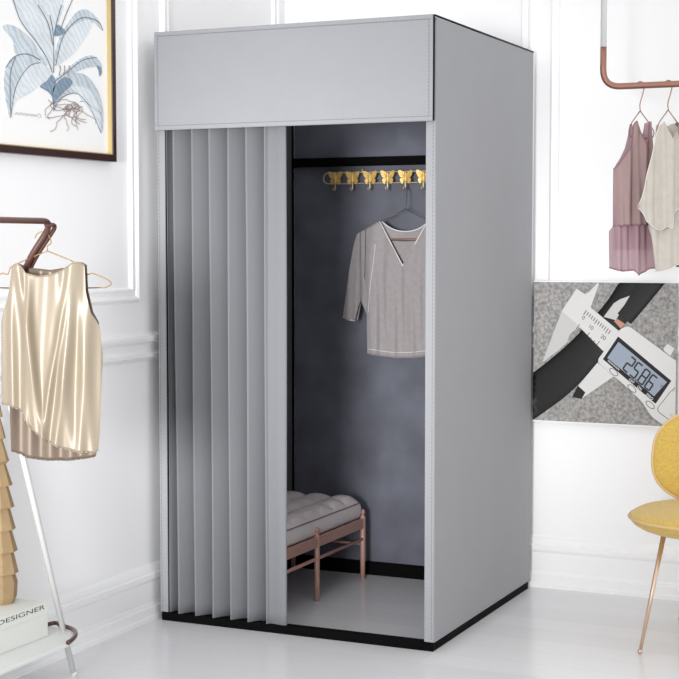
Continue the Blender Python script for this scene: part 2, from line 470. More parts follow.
# ================================================================ KNIT TOP ON WIRE HANGER (inside booth)
hx = P0.x + SP * 4
FT = Frame((hx, .905, 1.30), 0)
def mirror(tab, c=404.8): return [(2 * c - x, y) for x, y in reversed(tab)]
hl = lambda pts, d=0: [FT.p(*FT.m(x, y), d) for x, y in pts]
hg = thing('wire_hanger', 'thin dark wire hanger hanging from a gold butterfly hook', 'hanger', FT.p(0, .22))
hk_y = HY - .007 - .0145
apex = FT.p(*FT.m(405.5, 209))
top_hook = Vector((hx, hk_y - .0, zb - .50 * h))
hp = [apex + Vector((-.0005, 0, -.0)), apex + Vector((.004, 0, .025)), Vector((hx + .012, hk_y, zb - .75 * h)), Vector((hx + .006, hk_y, zb - .55 * h)), Vector((hx - .004, hk_y, zb - .5 * h)), Vector((hx - .012, hk_y, zb - .62 * h)), Vector((hx - .015, hk_y, zb - .85 * h))]
obj('hook', tube(B(), catmull(hp, 5), .0016, 8), 'darkwire', hg, smooth=True)
arms = hl([(362, 233), (366, 238)]) ; L = hl([(405.5, 209), (383, 220), (364, 234), (366, 239), (405, 241), (444, 239), (446, 234), (427, 220), (405.5, 209)])
obj('shoulder_wire', tube(B(), round_path(L, .012), .0016, 8), 'darkwire', hg, smooth=True)
obj('trouser_bar', tube(B(), hl([(381, 239.5), (429, 239.5)]), .0042, 10), 'wood', hg, smooth=True)

kt = thing('knit_top', 'grey v-neck knit top with wide sleeves hanging inside the booth', 'top', FT.p(0, 0))
def fold_t(x, y):
    return .004 * math.sin((x - 404) * .32 + (y - 300) * .03) + .003 * math.sin((x - 380) * .7 - y * .02) * min(1, max(0, (y - 240) / 60))
def bulge(s): return max(0, 1 - (2 * s - 1) ** 2) ** .5
front_d = lambda s, y: .006 + .020 * bulge(s) * min(1, max(.3, (y - 215) / 60)) + fold_t(361 + s * 88, y)
back_d = lambda s, y: -.003 - .012 * bulge(s) * min(1, max(.2, (y - 215) / 60))
tl = [(361, 232), (366, 229), (372, 226), (381, 221.5)]
tv = tl + [(392, 242), (404.8, 266)]
bl = [(361, 299), (365, 306), (368.6, 314), (369, 353.5), (380, 355), (395, 357), (404.8, 357)]
topF = tv + mirror(tv)[1:]; botF = bl + mirror(bl)[1:]
nb = tl + [(392, 229), (404.8, 231.5)]; topB = nb + mirror(nb)[1:]
obj('front_panel', cloth(FT, topF, botF, front_d, 70, 40), 'knit', kt, smooth=True, solid=.0016)
obj('back_panel', cloth(FT, topB, [(x, y + 1.5) for x, y in botF], back_d, 60, 30), 'knit', kt, smooth=True, solid=.0016)
sl_t = [(343.8, 315), (349, 288), (353.5, 258), (356, 242), (358.5, 234.5), (361.5, 231.8)]
sl_b = [(343.8, 317), (350, 319.5), (357, 320.5), (358.8, 312), (361.5, 299.5)]
for T_, B_ in ((sl_t, sl_b), (mirror(sl_t), mirror(sl_b))):
    b2 = cloth(FT, T_, B_, lambda s, y: .004 + .016 * bulge(s) + .003 * math.sin(s * 14 + y * .03), 20, 30)
    b3 = cloth(FT, T_, B_, lambda s, y: .003 - .012 * bulge(s), 20, 30)
    me = bpy.data.meshes.new('tmp'); b3.to_mesh(me); b3.free(); b2.from_mesh(me); bpy.data.meshes.remove(me)
    bmesh.ops.remove_doubles(b2, verts=b2.verts[:], dist=.0015)
    sv = obj('sleeve', b2, 'knit', kt, smooth=True, solid=.0012)
    cb = B(); 
    pts = [FT.p(*FT.m(x, y), .012 * bulge((x - B_[0][0]) / (B_[-1][0] - B_[0][0])) + .006) for x, y in (B_[:3] if B_ is sl_b else B_[-3:])]
    obj('cuff', tube(cb, pts, .0025, 6), 'knit_trim', sv, smooth=True)
wN = lambda x, y: front_d((x - 361) / 87.6, y)
nk = [FT.p(*FT.m(x, y), wN(x, y)) for x, y in [(381, 221.5), (392, 242), (404.8, 266), (417.6, 242), (428.6, 221.5)]]
obj('neck_binding', tube(B(), round_path(nk, .004, 4), .0024, 8), 'knit_trim', kt, smooth=True)
nk2 = [FT.p(*FT.m(x, y), back_d((x - 361) / 87.6, y)) for x, y in [(381, 221.5), (392, 229), (404.8, 231.5), (417.6, 229), (428.6, 221.5)]]
obj('neck_binding', tube(B(), catmull(nk2, 4), .0024, 8), 'knit_trim', kt, smooth=True)
hm = [FT.p(*FT.m(x, lerp_table(botF, x) - 5), front_d((x - 361) / 87.6, lerp_table(botF, x)) + .001) for x in [369.5 + i * 1.0 for i in range(71)]]
obj('hem_seam', tube(B(), hm, .0012, 6), 'knit_trim', kt, smooth=True)
for sgn in (1, -1):
    sm = [(377, 244), (375.5, 262), (373, 285), (370.5, 312)]
    if sgn < 0: sm = mirror(sm)
    obj('side_seam', tube(B(), catmull([FT.p(*FT.m(x, y), wN(x, y) + .001) for x, y in sm], 5), .0011, 6), 'knit_trim', kt, smooth=True)

# ================================================================ BENCH (inside booth)
bench = thing('bench', 'low bench with tufted pale cushion on slim rosy brown legs inside booth', 'bench', (-.8, .48, 0))
XA, XB = -.935, -.635
for x in (XA, XB):
    for y in (.095, .477, .889):
        lg = obj('leg', lathe(B(), [(.0085, 0), (.010, .08), (.0105, .242), (.0055, .248), (.0055, .251), (.009, .255), (.010, .261), (.007, .268), (.002, .271)], (x, y, 0), 16), 'benchmetal', bench, smooth=True)
for x in (XA, XB):
    obj('side_rail', box(B(), (x - .007, .078, .197), (x + .007, .905, .236)), 'benchmetal', bench, bevel=.004)
    obj('stretcher', tube(B(), [(x, .078, .155), (x, .905, .155)], .0065, 10), 'benchmetal', bench, smooth=True)
for y in (.095, .477, .889):
    obj('end_rail', tube(B(), [(XA, y, .212), (XB, y, .212)], .0065, 10), 'benchmetal', bench, smooth=True)
obj('end_stretcher', tube(B(), [(XA, .889, .135), (XB, .889, .135)], .005, 10), 'benchmetal', bench, smooth=True)
sl = B()
for i in range(7): box(sl, (XA + .007, .11 + i * .113, .224), (XB - .007, .165 + i * .113, .236))
obj('seat_slats', sl, 'darkframe', bench)['kind'] = 'stuff'
# tufted cushion
cx0, cx1, cy0, cy1, cz0, cz1 = -.962, -.640, .082, .872, .2365, .308
bm = B(); nx, ny = 48, 110
def cush(u, v):
    # u across 0..1, v along 0..1
    ex = min(u, 1 - u) * (cx1 - cx0); ey = min(v, 1 - v) * (cy1 - cy0)
    e = min(1, ex / .03); g = min(1, ey / .03)
    rnd = math.sqrt(max(0, 1 - (1 - e) ** 2)) * math.sqrt(max(0, 1 - (1 - g) ** 2))
    a = abs(math.sin(PI * u * 3)); b = abs(math.sin(PI * v * 7))
    puff = (a * b) ** .45
    return cz1 - .012 + .012 * rnd + .024 * puff * rnd
grid = [[bm.verts.new((cx0 + (cx1 - cx0) * i / nx, cy0 + (cy1 - cy0) * j / ny, cush(i / nx, j / ny))) for j in range(ny + 1)] for i in range(nx + 1)]
for i in range(nx):
    for j in range(ny): bm.faces.new((grid[i][j], grid[i + 1][j], grid[i + 1][j + 1], grid[i][j + 1]))
rim = [grid[i][0] for i in range(nx + 1)] + [grid[nx][j] for j in range(1, ny + 1)] + [grid[i][ny] for i in range(nx - 1, -1, -1)] + [grid[0][j] for j in range(ny - 1, 0, -1)]
prev = rim
for k in range(1, 7):
    t = k / 6; bul = .006 * math.sin(PI * t) - .004 * t * t
    ring = []
    for v in rim:
        dx = 1 if abs(v.co.x - cx1) < 1e-6 else (-1 if abs(v.co.x - cx0) < 1e-6 else 0)
        dy = 1 if abs(v.co.y - cy1) < 1e-6 else (-1 if abs(v.co.y - cy0) < 1e-6 else 0)
        ring.append(bm.verts.new((v.co.x + dx * bul, v.co.y + dy * bul, v.co.z + (cz0 - v.co.z) * t)))
    n = len(rim)
    for i in range(n): bm.faces.new((prev[i], prev[(i + 1) % n], ring[(i + 1) % n], ring[i]))
    prev = ring
bm.faces.new(prev)
rimc = [v.co.copy() for v in rim]
cu = obj('cushion', bm, 'leather', bench, smooth=True)
obj('piping', tube(B(), [c + Vector((0, 0, .0005)) for c in rimc], .0026, 6, closed=True), 'piping_l', cu, smooth=True)
for i in (1, 2):
    for j in range(1, 7):
        u, v = i / 3, j / 7
        obj('button', lathe(B(), [(.006, -.001), (.006, .002), (.003, .004)], (cx0 + (cx1 - cx0) * u, cy0 + (cy1 - cy0) * v, cush(u, v)), 10), 'leather', cu, smooth=True)

# ================================================================ BOTANICAL PICTURE
AX = WX + .016
pic = thing('framed_picture', 'dark framed botanical drawing of a blue leaved plant on the left wall', 'picture', (AX, -.55, 1.56))
y0, y1 = -.95, at(117, 160, 'x', AX + .012).y
z0, z1 = at(117, 162, 'x', AX + .012).z, 2.42
W = .022
fb = B()
box(fb, (WX, y0, z0), (AX + .012, y1, z0 + W)); box(fb, (WX, y0, z1 - W), (AX + .012, y1, z1))
box(fb, (WX, y0, z0 + W), (AX + .012, y0 + W, z1 - W)); box(fb, (WX, y1 - W, z0 + W), (AX + .012, y1, z1 - W))
obj('frame', fb, 'darkframe', pic, bevel=.002)
g = B(); w2 = .003
a0, a1, c0, c1 = y0 + W, y1 - W, z0 + W, z1 - W
box(g, (WX + .006, a0, c0), (AX + .009, a1, c0 + w2)); box(g, (WX + .006, a0, c1 - w2), (AX + .009, a1, c1))
box(g, (WX + .006, a0, c0 + w2), (AX + .009, a0 + w2, c1 - w2)); box(g, (WX + .006, a1 - w2, c0 + w2), (AX + .009, a1, c1 - w2))
obj('gilt_slip', g, 'giltedge', pic)
obj('art_paper', box(B(), (WX + .002, a0, c0), (AX - .006, a1, c1)), 'artpaper', pic)
K = 3.994
def ap(X, Y, d=0): 
    q = at(X / K, Y / K, 'x', AX - .005); return Vector((AX - .006 + d, q.y, q.z))
def leaf(pts, m, d=.0006, name='leaf'):
    q = catmull([ap(x, y, d) for x, y in pts], 5, True)
    return obj(name, prism(B(), q, (-d, 0, 0)), m, pic)
def stroke(pts, r, m, name, d=.002):
    return obj(name, tube(B(), catmull([ap(x, y, d) for x, y in pts], 6), r, 5), m, pic)
leaf([(12, 108), (40, 98), (85, 120), (140, 175), (190, 262), (150, 245), (100, 215), (62, 215), (50, 160)], 'leaf1', .0006)
leaf([(30, -60), (80, 80), (140, 160), (205, 280), (214, 200), (198, 120), (160, 20), (110, -70), (70, -90)], 'leaf2', .0010)
leaf([(150, 20), (190, -50), (240, -60), (255, 20), (235, 90), (216, 150), (210, 230), (200, 130)], 'leaf2', .0008)
leaf([(216, 262), (232, 165), (266, 100), (305, 50), (345, 38), (388, 72), (410, 122), (372, 88), (340, 96), (310, 160), (270, 225)], 'leaf1', .0012)
leaf([(224, 258), (262, 140), (318, 88), (366, 84), (352, 130), (300, 205), (260, 240)], 'leaf2', .0016)
leaf([(210, 292), (150, 235), (100, 214), (55, 225), (25, 265), (15, 340), (40, 472), (60, 400), (120, 370), (190, 310)], 'leaf1', .0012)
leaf([(42, 462), (62, 350), (110, 268), (160, 252), (208, 290), (185, 318), (115, 370), (62, 405)], 'leaf2', .0016)
leaf([(210, 325), (258, 285), (318, 236), (370, 222), (404, 255), (403, 300), (392, 296), (388, 268), (345, 272), (300, 292), (235, 340)], 'leaf1', .0014)
leaf([(214, 445), (212, 355), (258, 300), (330, 294), (378, 340), (406, 410), (412, 480), (402, 532), (362, 430), (300, 368), (240, 392)], 'leaf1', .0018)
leaf([(282, 348), (338, 350), (384, 402), (402, 518), (352, 436), (304, 370)], 'leaf2', .0022)
leaf([(212, 420), (212, 352), (256, 308), (290, 330), (258, 365), (232, 392)], 'leaf3', .0022)
leaf([(160, 345), (190, 320), (206, 298), (222, 328), (206, 378), (190, 360)], 'leaf3', .0022)
leaf([(216, 142), (228, 98), (258, 122), (248, 138)], 'leaf3', .0020)
leaf([(386, 262), (402, 268), (406, 288), (398, 305), (394, 285)], 'leaf3', .0020)
for s in ([(50, -10), (80, 80), (140, 162), (185, 230), (208, 290)], [(198, 60), (212, 140), (214, 290)], [(222, 260), (245, 160), (280, 105), (330, 70), (390, 85), (410, 122)],
          [(42, 470), (62, 350), (112, 268), (160, 250)], [(214, 440), (240, 395), (300, 372), (352, 420), (402, 530)], [(22, 270), (60, 225), (110, 216), (160, 240)],
          [(212, 330), (270, 285), (330, 240), (385, 230)], [(245, 20), (225, 90), (216, 140)], [(290, -5), (262, 60), (240, 120)], [(150, 20), (190, 90), (210, 180)],
          [(160, 345), (205, 378), (214, 440)], [(60, 230), (40, 300), (42, 460)]):
    stroke(s, .0011, 'line', 'pen_line')
random.seed(3)
for i in range(16):
    x, y = 285 + random.uniform(-45, 45), 425 + random.uniform(-25, 25); pts = [(x, y)]
    a = random.uniform(.2, 2.9)
    for k in range(6):
        a += random.uniform(-.9, .9); x += 22 * math.cos(a); y += 15 * math.sin(a)
        x = min(405, max(180, x)); y = min(542, max(398, y)); pts.append((x, y))
    stroke(pts, .0009, 'root', 'root')
for i in range(6):
    cx, cy = 285 + random.uniform(-30, 30), 440 + random.uniform(-25, 25)
    stroke([(cx + 14 * math.cos(t), cy + 10 * math.sin(t)) for t in [k * .9 for k in range(9)]], .0008, 'root', 'root')
sq = [(58 + i * 3.2, 452 + i * .35 + 5 * math.sin(i * 1.9) * (1.5 if i % 7 == 0 else 1)) for i in range(30)] + [(158, 454), (162, 468), (152, 472)]
stroke(sq, .0005, 'root', 'handwriting')
for i in range(3): stroke([(235 + i * 18, 300), (240 + i * 17, 280), (238 + i * 19, 262)], .0016, 'root', 'bud')

# ================================================================ CLOTHES RACK (left)
rk = thing('clothes_rack', 'white legged clothes rack with reddish brown bent top bar by left wall', 'clothes rack', (-.8, -1.0, 0))
BX, LX = -.70, -.885
b0 = at(47, 221, 'x', BX)
bend = at(55, 226, 'x', BX - .005)
mid = at(27, 262, 'x', BX - .075)
low = at(15, 305, 'x', BX - .14)
joint = at(5, 384, 'x', LX)
path = [Vector((BX, -2.1, b0.z)), Vector((BX, b0.y, b0.z)), bend, mid, joint]
obj('top_bar', tube(B(), round_path([Vector((BX, -2.1, b0.z)), Vector((BX, b0.y + .03, b0.z)), mid, low, joint], .05), .0085, 14), 'rosewood', rk, smooth=True)
q1 = at(53, 229, 'x', BX - .03); q2 = at(29, 264, 'x', BX - .10)
obj('brace', tube(B(), round_path([v + Vector((-.002, .018, -.010)) for v in (Vector((BX, b0.y - .02, b0.z)), Vector((BX, b0.y + .03, b0.z)), mid, low, joint)], .05), .0062, 12), 'rosewood', rk, smooth=True)
lg_t = at(6, 385, 'x', LX); lg_b = at(73, 672, 'x', LX)
d = (lg_b - lg_t).normalized(); lg_f = lg_t + d * (lg_t.z / -d.z)
leg = obj('leg', tube(B(), [joint, lg_t + d * .02, lg_f + Vector((0, 0, .002))], .0088, 14), 'whitetube', rk, smooth=True)
obj('rubber_foot', lathe(B(), [(.011, 0), (.011, .010), (.009, .014)], lg_f, 14), 'whitetube', leg, smooth=True)
# far end of the rack, outside the frame on the left
for o2 in ((-1.05,),):
    tb = [Vector((p.x, -2.1 - (p.y - b0.y) - .1, p.z)) for p in (Vector((BX, b0.y, b0.z)), mid, joint)]
    obj('brace', tube(B(), round_path([Vector((BX, -2.1, b0.z))] + tb[1:], .03), .0085, 12), 'rosewood', rk, smooth=True)
    f2 = Vector((lg_f.x, -2.2 - (lg_f.y - b0.y), 0))
    obj('leg', tube(B(), [tb[2], f2 + Vector((0, 0, .002))], .0088, 12), 'whitetube', rk, smooth=True)
# shelf: white board with a bent brown rim at its end
SZ = .152
e = [at(x, y, 'z', SZ) for x, y in ((50, 624.5), (62, 626), (72, 630), (74.5, 634), (72, 639), (68, 642))]
nr = at(0, 661, 'z', SZ); ra = at(48, 624, 'z', SZ)
sb = [Vector((e[0].x, -2.15, SZ)), e[0]] + e[1:] + [Vector((e[-1].x + .008, -2.15, SZ))]
obj('shelf', prism(B(), [Vector((q.x, q.y, SZ - .004)) for q in sb], (0, 0, -.012)), 'whitetube', rk, bevel=.003)
obj('shelf_rim', tube(B(), catmull([Vector((e[0].x - .001, e[0].y - .25, SZ))] + [Vector((q.x, q.y, SZ)) + (q - Vector((sum(v.x for v in e) / 6, e[0].y - .05, SZ))).normalized() * .006 for q in e], 5), .0068, 12), 'rosewood', rk, smooth=True)

# books on the shelf
bk0 = at(48, 650, 'z', SZ)  # near right lower corner of the stack, roughly
BXn = at(48, 645, 'z', SZ - .004).x
edge = at(48, 636, 'z', SZ - .004)
zA = SZ - .0035; zB = zA + .066; zC = zB + .034
def book(name, z0, z1, label, dx, yend, n=None):
    r = thing(name, label, 'book', (edge.x - .1, -1.2, z0), 'books on the rack shelf')
    y1 = yend; xa, xb = edge.x - .20 + dx, edge.x + dx; ya = y1 - .30
    c = B(); t = .003
    box(c, (xa, ya, z0), (xb, y1, z0 + t)); box(c, (xa, ya, z1 - t), (xb, y1, z1)); box(c, (xb - t, ya, z0 + t), (xb, y1, z1 - t))
    cv = obj('cover', c, 'book', r, bevel=.0008)
    obj('page_block', box(B(), (xa + .004, ya + .004, z0 + t), (xb - t, y1 - .004, z1 - t)), 'paper', r)
    return r, xb, ya, y1
r1, xb1, ya1, ye1 = book('book', zA, zB, 'thick white book lying at the bottom of the stack on the rack shelf', 0, edge.y)
r2, xb2, ya2, ye2 = book('book', zB, zC, 'thinner white book with black title lying on top of the thick book', -.001, edge.y)
obj('title_lettering', text_bm('DESIGNER', (xb2 + .0004, ye2 - .235, zC - .017), (0, 1, 0), (0, 0, 1), .013, .222), 'ink', r2)

# tan tiered ornament standing on the books
oc = at(0.5, 606, 'z', zC)
oc = Vector((xb2 - .125, 0, zC)); 
s_ = (xb2 - .075 - CAM.x)
# centre on the ray plane through px 0 at that x
oc.y = at(-1, 602, 'x', oc.x).y
px_m = (oc - CAM).length / FPX
pr = []
tiers = [(605, 590, 15.5, 17.5), (588, 568, 15, 19), (566, 545, 13, 17.0), (543, 522, 11, 15.5), (520, 499, 9.5, 14.5), (497, 474, 6, 12.0), (472, 450, 4, 9), (448, 428, 2.5, 6), (426, 408, 1.5, 4)]
zz = lambda py: (606 - py) * px_m * 1.01
pr.append((14.0 * px_m, 0))
pr.append((17.0 * px_m, zz(600))); pr.append((18.0 * px_m, zz(586))); pr.append((15.5 * px_m, zz(578)))
for (yb, rt, rb) in ((577, 14.5, 19), (556, 13, 18.5), (535, 11.5, 17), (514, 10.2, 16), (493, 8, 14.5), (470, 5.5, 11.5), (448, 3.5, 8.5), (428, 2, 6), (410, .8, 4)):
    pr.append((rb * px_m, zz(yb))); pr.append((rb * px_m * .98, zz(yb) + .002)); pr.append((rt * px_m, zz(yb - 20)))
orn = obj('tiered_ornament', lathe(B(), pr, oc, 9), 'tan')
orn.data.transform(Matrix.Translation(-oc)); orn.location = oc
tag(orn, 'tan wooden tiered tree ornament standing on the white books', 'ornament')

# ---------------------------------------------------------------- champagne satin top on brass hanger
FS = Frame(at(45, 247, 'x', BX - .035) + RT * .0 , 24.6)
FS.o = FS.o + FS.n * .012
hs = thing('brass_hanger', 'brass wire hanger on the brown end of the left rack', 'hanger', FS.o, 'brass wire hangers')
sp = lambda pts, d=0: [FS.p(*FS.m(x, y), d) for x, y in pts]
Rr = [(47.5, 251), (70, 260), (85, 267.5), (87, 275), (92, 273), (107, 279), (112.5, 284), (106, 287.5), (87, 288)]
Ll = [(2 * 47.5 - x, y) for x, y in Rr]
obj('shoulder_wire', tube(B(), round_path(sp(Rr + list(reversed(Ll[:-1])) if False else Ll[::-1] + Rr[1:]), .006, 5), .0016, 8), 'brass', hs, smooth=True)
obj('lower_wire', tube(B(), sp([(8, 288), (87, 288)]), .0016, 8), 'brass', hs, smooth=True)
tb = at(45, 240, 'x', BX - .035)
obj('hook', tube(B(), catmull(sp([(47.5, 251), (47.5, 246), (51, 243), (49, 236), (43, 232), (37, 234), (35, 238)]), 5), .0016, 8), 'brass', hs, smooth=True)

st = thing('satin_top', 'champagne satin sleeveless top with slanting frilled hem on the left rack', 'top', FS.p(0, -.1))
topS = [(2.5, 322), (4.6, 312), (8, 302), (11, 291), (13, 275), (14.5, 266), (18, 263.5), (22.5, 265), (28, 273), (40, 276), (52, 275), (62, 271.5), (70, 266), (75, 262.5), (81, 262), (86.2, 265), (87.5, 290), (92.7, 312), (98, 321), (101, 328), (103, 352)]
botS = [(2.5, 403), (12, 404), (23, 409), (31, 423), (46, 437), (62, 445.5), (80, 450), (96, 451), (99.5, 449), (101, 430), (103, 362)]
def drape(s, y):
    x = 2.5 + s * 100.5; q = (y - 262) / 190
    d = 0
    for (xa, xb, a, w) in ((19, 40, .013, 4.5), (27, 44, .009, 3.0), (75, 62, .012, 5), (70, 50, .010, 3.5), (81, 84, .008, 5), (16, 14, .008, 4), (58, 72, .007, 6), (90, 92, .007, 5), (34, 28, .008, 4)):
        c = xa + (xb - xa) * min(1.2, q * 1.2) + 2.0 * math.sin(q * 5 + xa)
        d += a * math.exp(-((x - c) / w) ** 2) * min(1, .35 + q * 2)
    return d * 1.3 + .002 * math.sin(x * .35 + q * 4)
fS = lambda s, y: .010 + .022 * bulge(s) + drape(s, y)
bS = lambda s, y: -.004 - .014 * bulge(s) + .004 * math.sin(s * 30)
obj('front_panel', cloth(FS, topS, botS, fS, 150, 90), 'satin', st, smooth=True, solid=.0008)
topSb = [(4, 322), (8, 302), (11, 291), (13, 275), (14.5, 266), (18, 263.8), (22.5, 265.5), (30, 268), (50, 270), (68, 267), (75, 262.5), (81, 262.2), (86.2, 265), (87.5, 290), (92.7, 312), (98, 322), (100, 352)]
botSb = [(4, 380), (8.5, 395), (10.5, 451), (18, 454), (25, 457.5), (40, 460.5), (65, 461), (80, 459.5), (95, 456.5), (97, 450), (100, 365)]
obj('back_panel', cloth(FS, topSb, botSb, bS, 90, 60), 'satin_shaded', st, smooth=True, solid=.0008)
obj('front_frill', tube(B(), edge_path(FS, botS, lambda x, y: fS((x - 2.5) / 100.5, y), 2.5, 99.5, 220, .0022, 150), .0016, 6), 'satin', st, smooth=True)
obj('back_frill', tube(B(), edge_path(FS, botSb, lambda x, y: bS((x - 4) / 96, y), 10.5, 95, 220, .0022, 150), .0014, 6), 'satin_shaded', st, smooth=True)
obj('neck_binding', tube(B(), edge_path(FS, topS, lambda x, y: fS((x - 2.5) / 100.5, y), 14.5, 86, 90), .0014, 6), 'satin', st, smooth=True)

# ================================================================ HANGING RAIL (right)
RY = .5
pA, pB = at(603.5, 47, 'y', RY), at(640, 85.5, 'y', RY)
rx, rz = pA.x, pB.z
rl = thing('hanging_rail', 'copper garment rail with white upright hung high on the back wall', 'clothes rail', (rx, RY, rz))
obj('rail_tube', tube(B(), round_path([Vector((rx, RY, pA.z)), Vector((rx, RY, rz)), Vector((1.5, RY, rz)), Vector((1.5, RY, pA.z))], .062, 10), .0105, 16), 'copper', rl, smooth=True)
for x in (rx, 1.5):
    u = obj('upright', tube(B(), round_path([Vector((x, RY, pA.z)), Vector((x, RY, 2.5)), Vector((x, WY - .0, 2.5))], .06, 8), .0102, 16), 'whitetube', rl, smooth=True)
    obj('wall_flange', lathe(B(), [(.03, 0), (.03, .008), (.012, .012)], (0, 0, 0), 20), 'whitetube', u, smooth=True)
    fl = u.children[0]; fl.data.transform(Matrix.Translation((x, WY, 2.5)) @ Matrix.Rotation(PI / 2, 4, 'X'))

def rail_hanger(px, label, ins=0, hd=36):
    a = at(px, 85.5, 'y', RY); Fr = Frame((a.x, RY, rz), hd)
    h_ = thing('copper_hanger', label, 'hanger', Fr.o, 'hangers on the copper rail')
    r = .0125; pts = []
    for k in range(10):
        t = math.radians(-20 + 215 * k / 9); pts.append(Fr.p(r * math.cos(PI - t), r * math.sin(t), 0))
    pts = [Fr.p(-.002, -.062), Fr.p(.003, -.035), Fr.p(r, -.012)] + pts[::-1]
    pts = [Fr.p(0, -.082), Fr.p(-.001, -.06), Fr.p(.006, -.035), Fr.p(.0125, -.008)] + [Fr.p(r * math.cos(t), r * math.sin(t)) for t in [math.radians(10 + 18 * k) for k in range(10)]]
    obj('hook', tube(B(), catmull(pts, 4), .0017, 8), 'copper', h_, smooth=True)
    sh = [Fr.p(0, -.082), Fr.p(-.03, -.122), Fr.p(-.040, -.150), Fr.p(-.032, -.170), Fr.p(.045, -.170), Fr.p(.050, -.150), Fr.p(.032, -.122), Fr.p(0, -.082)]
    obj('shoulder_wire', tube(B(), round_path(sh, .008, 4), .0018, 8), 'copper', h_, smooth=True)
    return Fr
F1 = rail_hanger(640.5, 'copper hanger carrying the mauve top, first on the copper rail')
F2 = rail_hanger(668.5, 'copper hanger carrying the cream blouse, second on the copper rail')
F3 = rail_hanger(690, 'copper hanger carrying the charcoal dress at the right edge of the rail')

mv = thing('mauve_top', 'sheer mauve sleeveless layered top hanging on the copper rail', 'top', F1.p(0, -.2))
tM = [(613.5, 169), (616, 166.5), (622, 157.5), (627, 147), (629.5, 137), (631, 125), (634, 121.5), (637, 128), (641, 140), (644, 149), (645.5, 138), (646.5, 122), (649.5, 121.5), (651, 140), (653, 160), (655, 170)]
bM = [(612.8, 226), (625, 225), (641, 224.5), (655, 226)]
rip = lambda s, y: .006 * math.sin(s * 16 + y * .02) + .004 * math.sin(s * 31 - y * .01)
dM = lambda s, y: .004 + .02 * bulge(s) + rip(s, y)
obj('bodice', cloth(F1, tM, [(613.5, 226)] + bM[1:], dM, 60, 40), 'mauve', mv, smooth=True, solid=.0008)
tMb = [(614.5, 169), (622, 158), (627, 148), (630, 136), (632, 124), (634, 122.5), (638, 135), (644, 138), (646.5, 123), (649.5, 122), (652, 150), (654, 170)]
obj('back_panel', cloth(F1, tMb, [(614.5, 250), (654, 250)], lambda s, y: -.006 - .014 * bulge(s), 40, 30), 'mauve_sheer', mv, smooth=True, solid=.0006)
lt = [(611, 215), (655, 215)]
lb = [(611, 267.5), (616, 270), (622, 271), (632, 270), (636.5, 275), (642, 272.5), (650, 268), (655, 268)]
dL = lambda s, y: -.006 + .018 * bulge(s) + 1.3 * rip(s, y)
skl = [(612.5, 222), (654.5, 222)]
obj('under_layer', cloth(F1, [(611, 231), (613.6, 226.5), (614.6, 206), (655, 206)], lb, dL, 60, 30), 'mauve_sheer', mv, smooth=True, solid=.0006)
obj('under_hem', tube(B(), edge_path(F1, lb, lambda x, y: dL((x - 611) / 44, y), 611, 655, 80), .0022, 6), 'mauve_hem', mv, smooth=True)
obj('bodice_hem', tube(B(), edge_path(F1, bM, lambda x, y: dM((x - 613.5) / 41.5, y), 613.5, 654.5, 60), .0022, 6), 'mauve_hem', mv, smooth=True)
obj('neck_binding', tube(B(), edge_path(F1, tM, lambda x, y: dM((x - 613.5) / 41.5, y), 613.6, 634, 50), .0022, 6), 'mauve_hem', mv, smooth=True)
obj('neck_binding', tube(B(), edge_path(F1, tM, lambda x, y: dM((x - 613.5) / 41.5, y), 634, 646.5, 50), .0022, 6), 'mauve_hem', mv, smooth=True)

cb = thing('cream_blouse', 'cream woven blouse with a pointed cape layer hanging on the copper rail', 'blouse', F2.p(0, -.2))
tC = [(635.8, 206), (639, 193), (642, 181), (647, 160), (652, 138), (655, 127), (659, 122), (663, 128), (668, 139), (673, 132), (676, 121), (681, 122), (684, 140), (688, 170)]
bC = [(635.8, 208), (642.5, 221), (650, 227), (656, 230.5), (662, 226), (667.5, 228.5), (669.5, 214), (675, 209.5), (682, 205), (688, 200)]
rc = lambda s, y: .009 * math.sin(s * 15 + .3) * min(1, (y - 110) / 90) + .004 * math.sin(s * 33)
dC = lambda s, y: .014 + .022 * bulge(s) + rc(s, y)
obj('cape_layer', cloth(F2, tC, bC, dC, 70, 40), 'cream', cb, smooth=True, solid=.0012)
uT = [(645, 200), (655, 190), (688, 190)]; uB = [(645, 226), (648.5, 240), (653.6, 271.5), (660, 271), (665, 269.5), (675.5, 264.5), (688, 262)]
uT = [(648, 205), (688, 190)]; uB = [(648, 228), (649.5, 235), (653.4, 271.5), (660, 271), (665, 269.5), (675.5, 264.5), (688, 262)]
dU = lambda s, y: .004 + .016 * bulge(s) + .006 * math.sin(s * 18)
obj('under_layer', cloth(F2, uT, uB, dU, 50, 30), 'cream', cb, smooth=True, solid=.0012)
obj('back_panel', cloth(F2, [(654, 200), (656, 140), (658, 124), (663, 128), (676, 123), (682, 130), (687, 190)], [(654, 222), (656, 262), (687, 260)], lambda s, y: -.006 - .01 * bulge(s), 40, 30), 'cream', cb, smooth=True, solid=.0012)
obj('cape_hem', tube(B(), edge_path(F2, bC, lambda x, y: dC((x - 635.8) / 52.2, y), 635.8, 688, 90), .0014, 6), 'cream_hem', cb, smooth=True)
obj('cape_hem', tube(B(), edge_path(F2, tC, lambda x, y: dC((x - 635.8) / 52.2, y), 635.8, 659, 60), .0014, 6), 'cream_hem', cb, smooth=True)
obj('under_hem', tube(B(), edge_path(F2, uB, lambda x, y: dU((x - 648) / 40, y), 653.4, 688, 60), .0014, 6), 'cream_hem', cb, smooth=True)

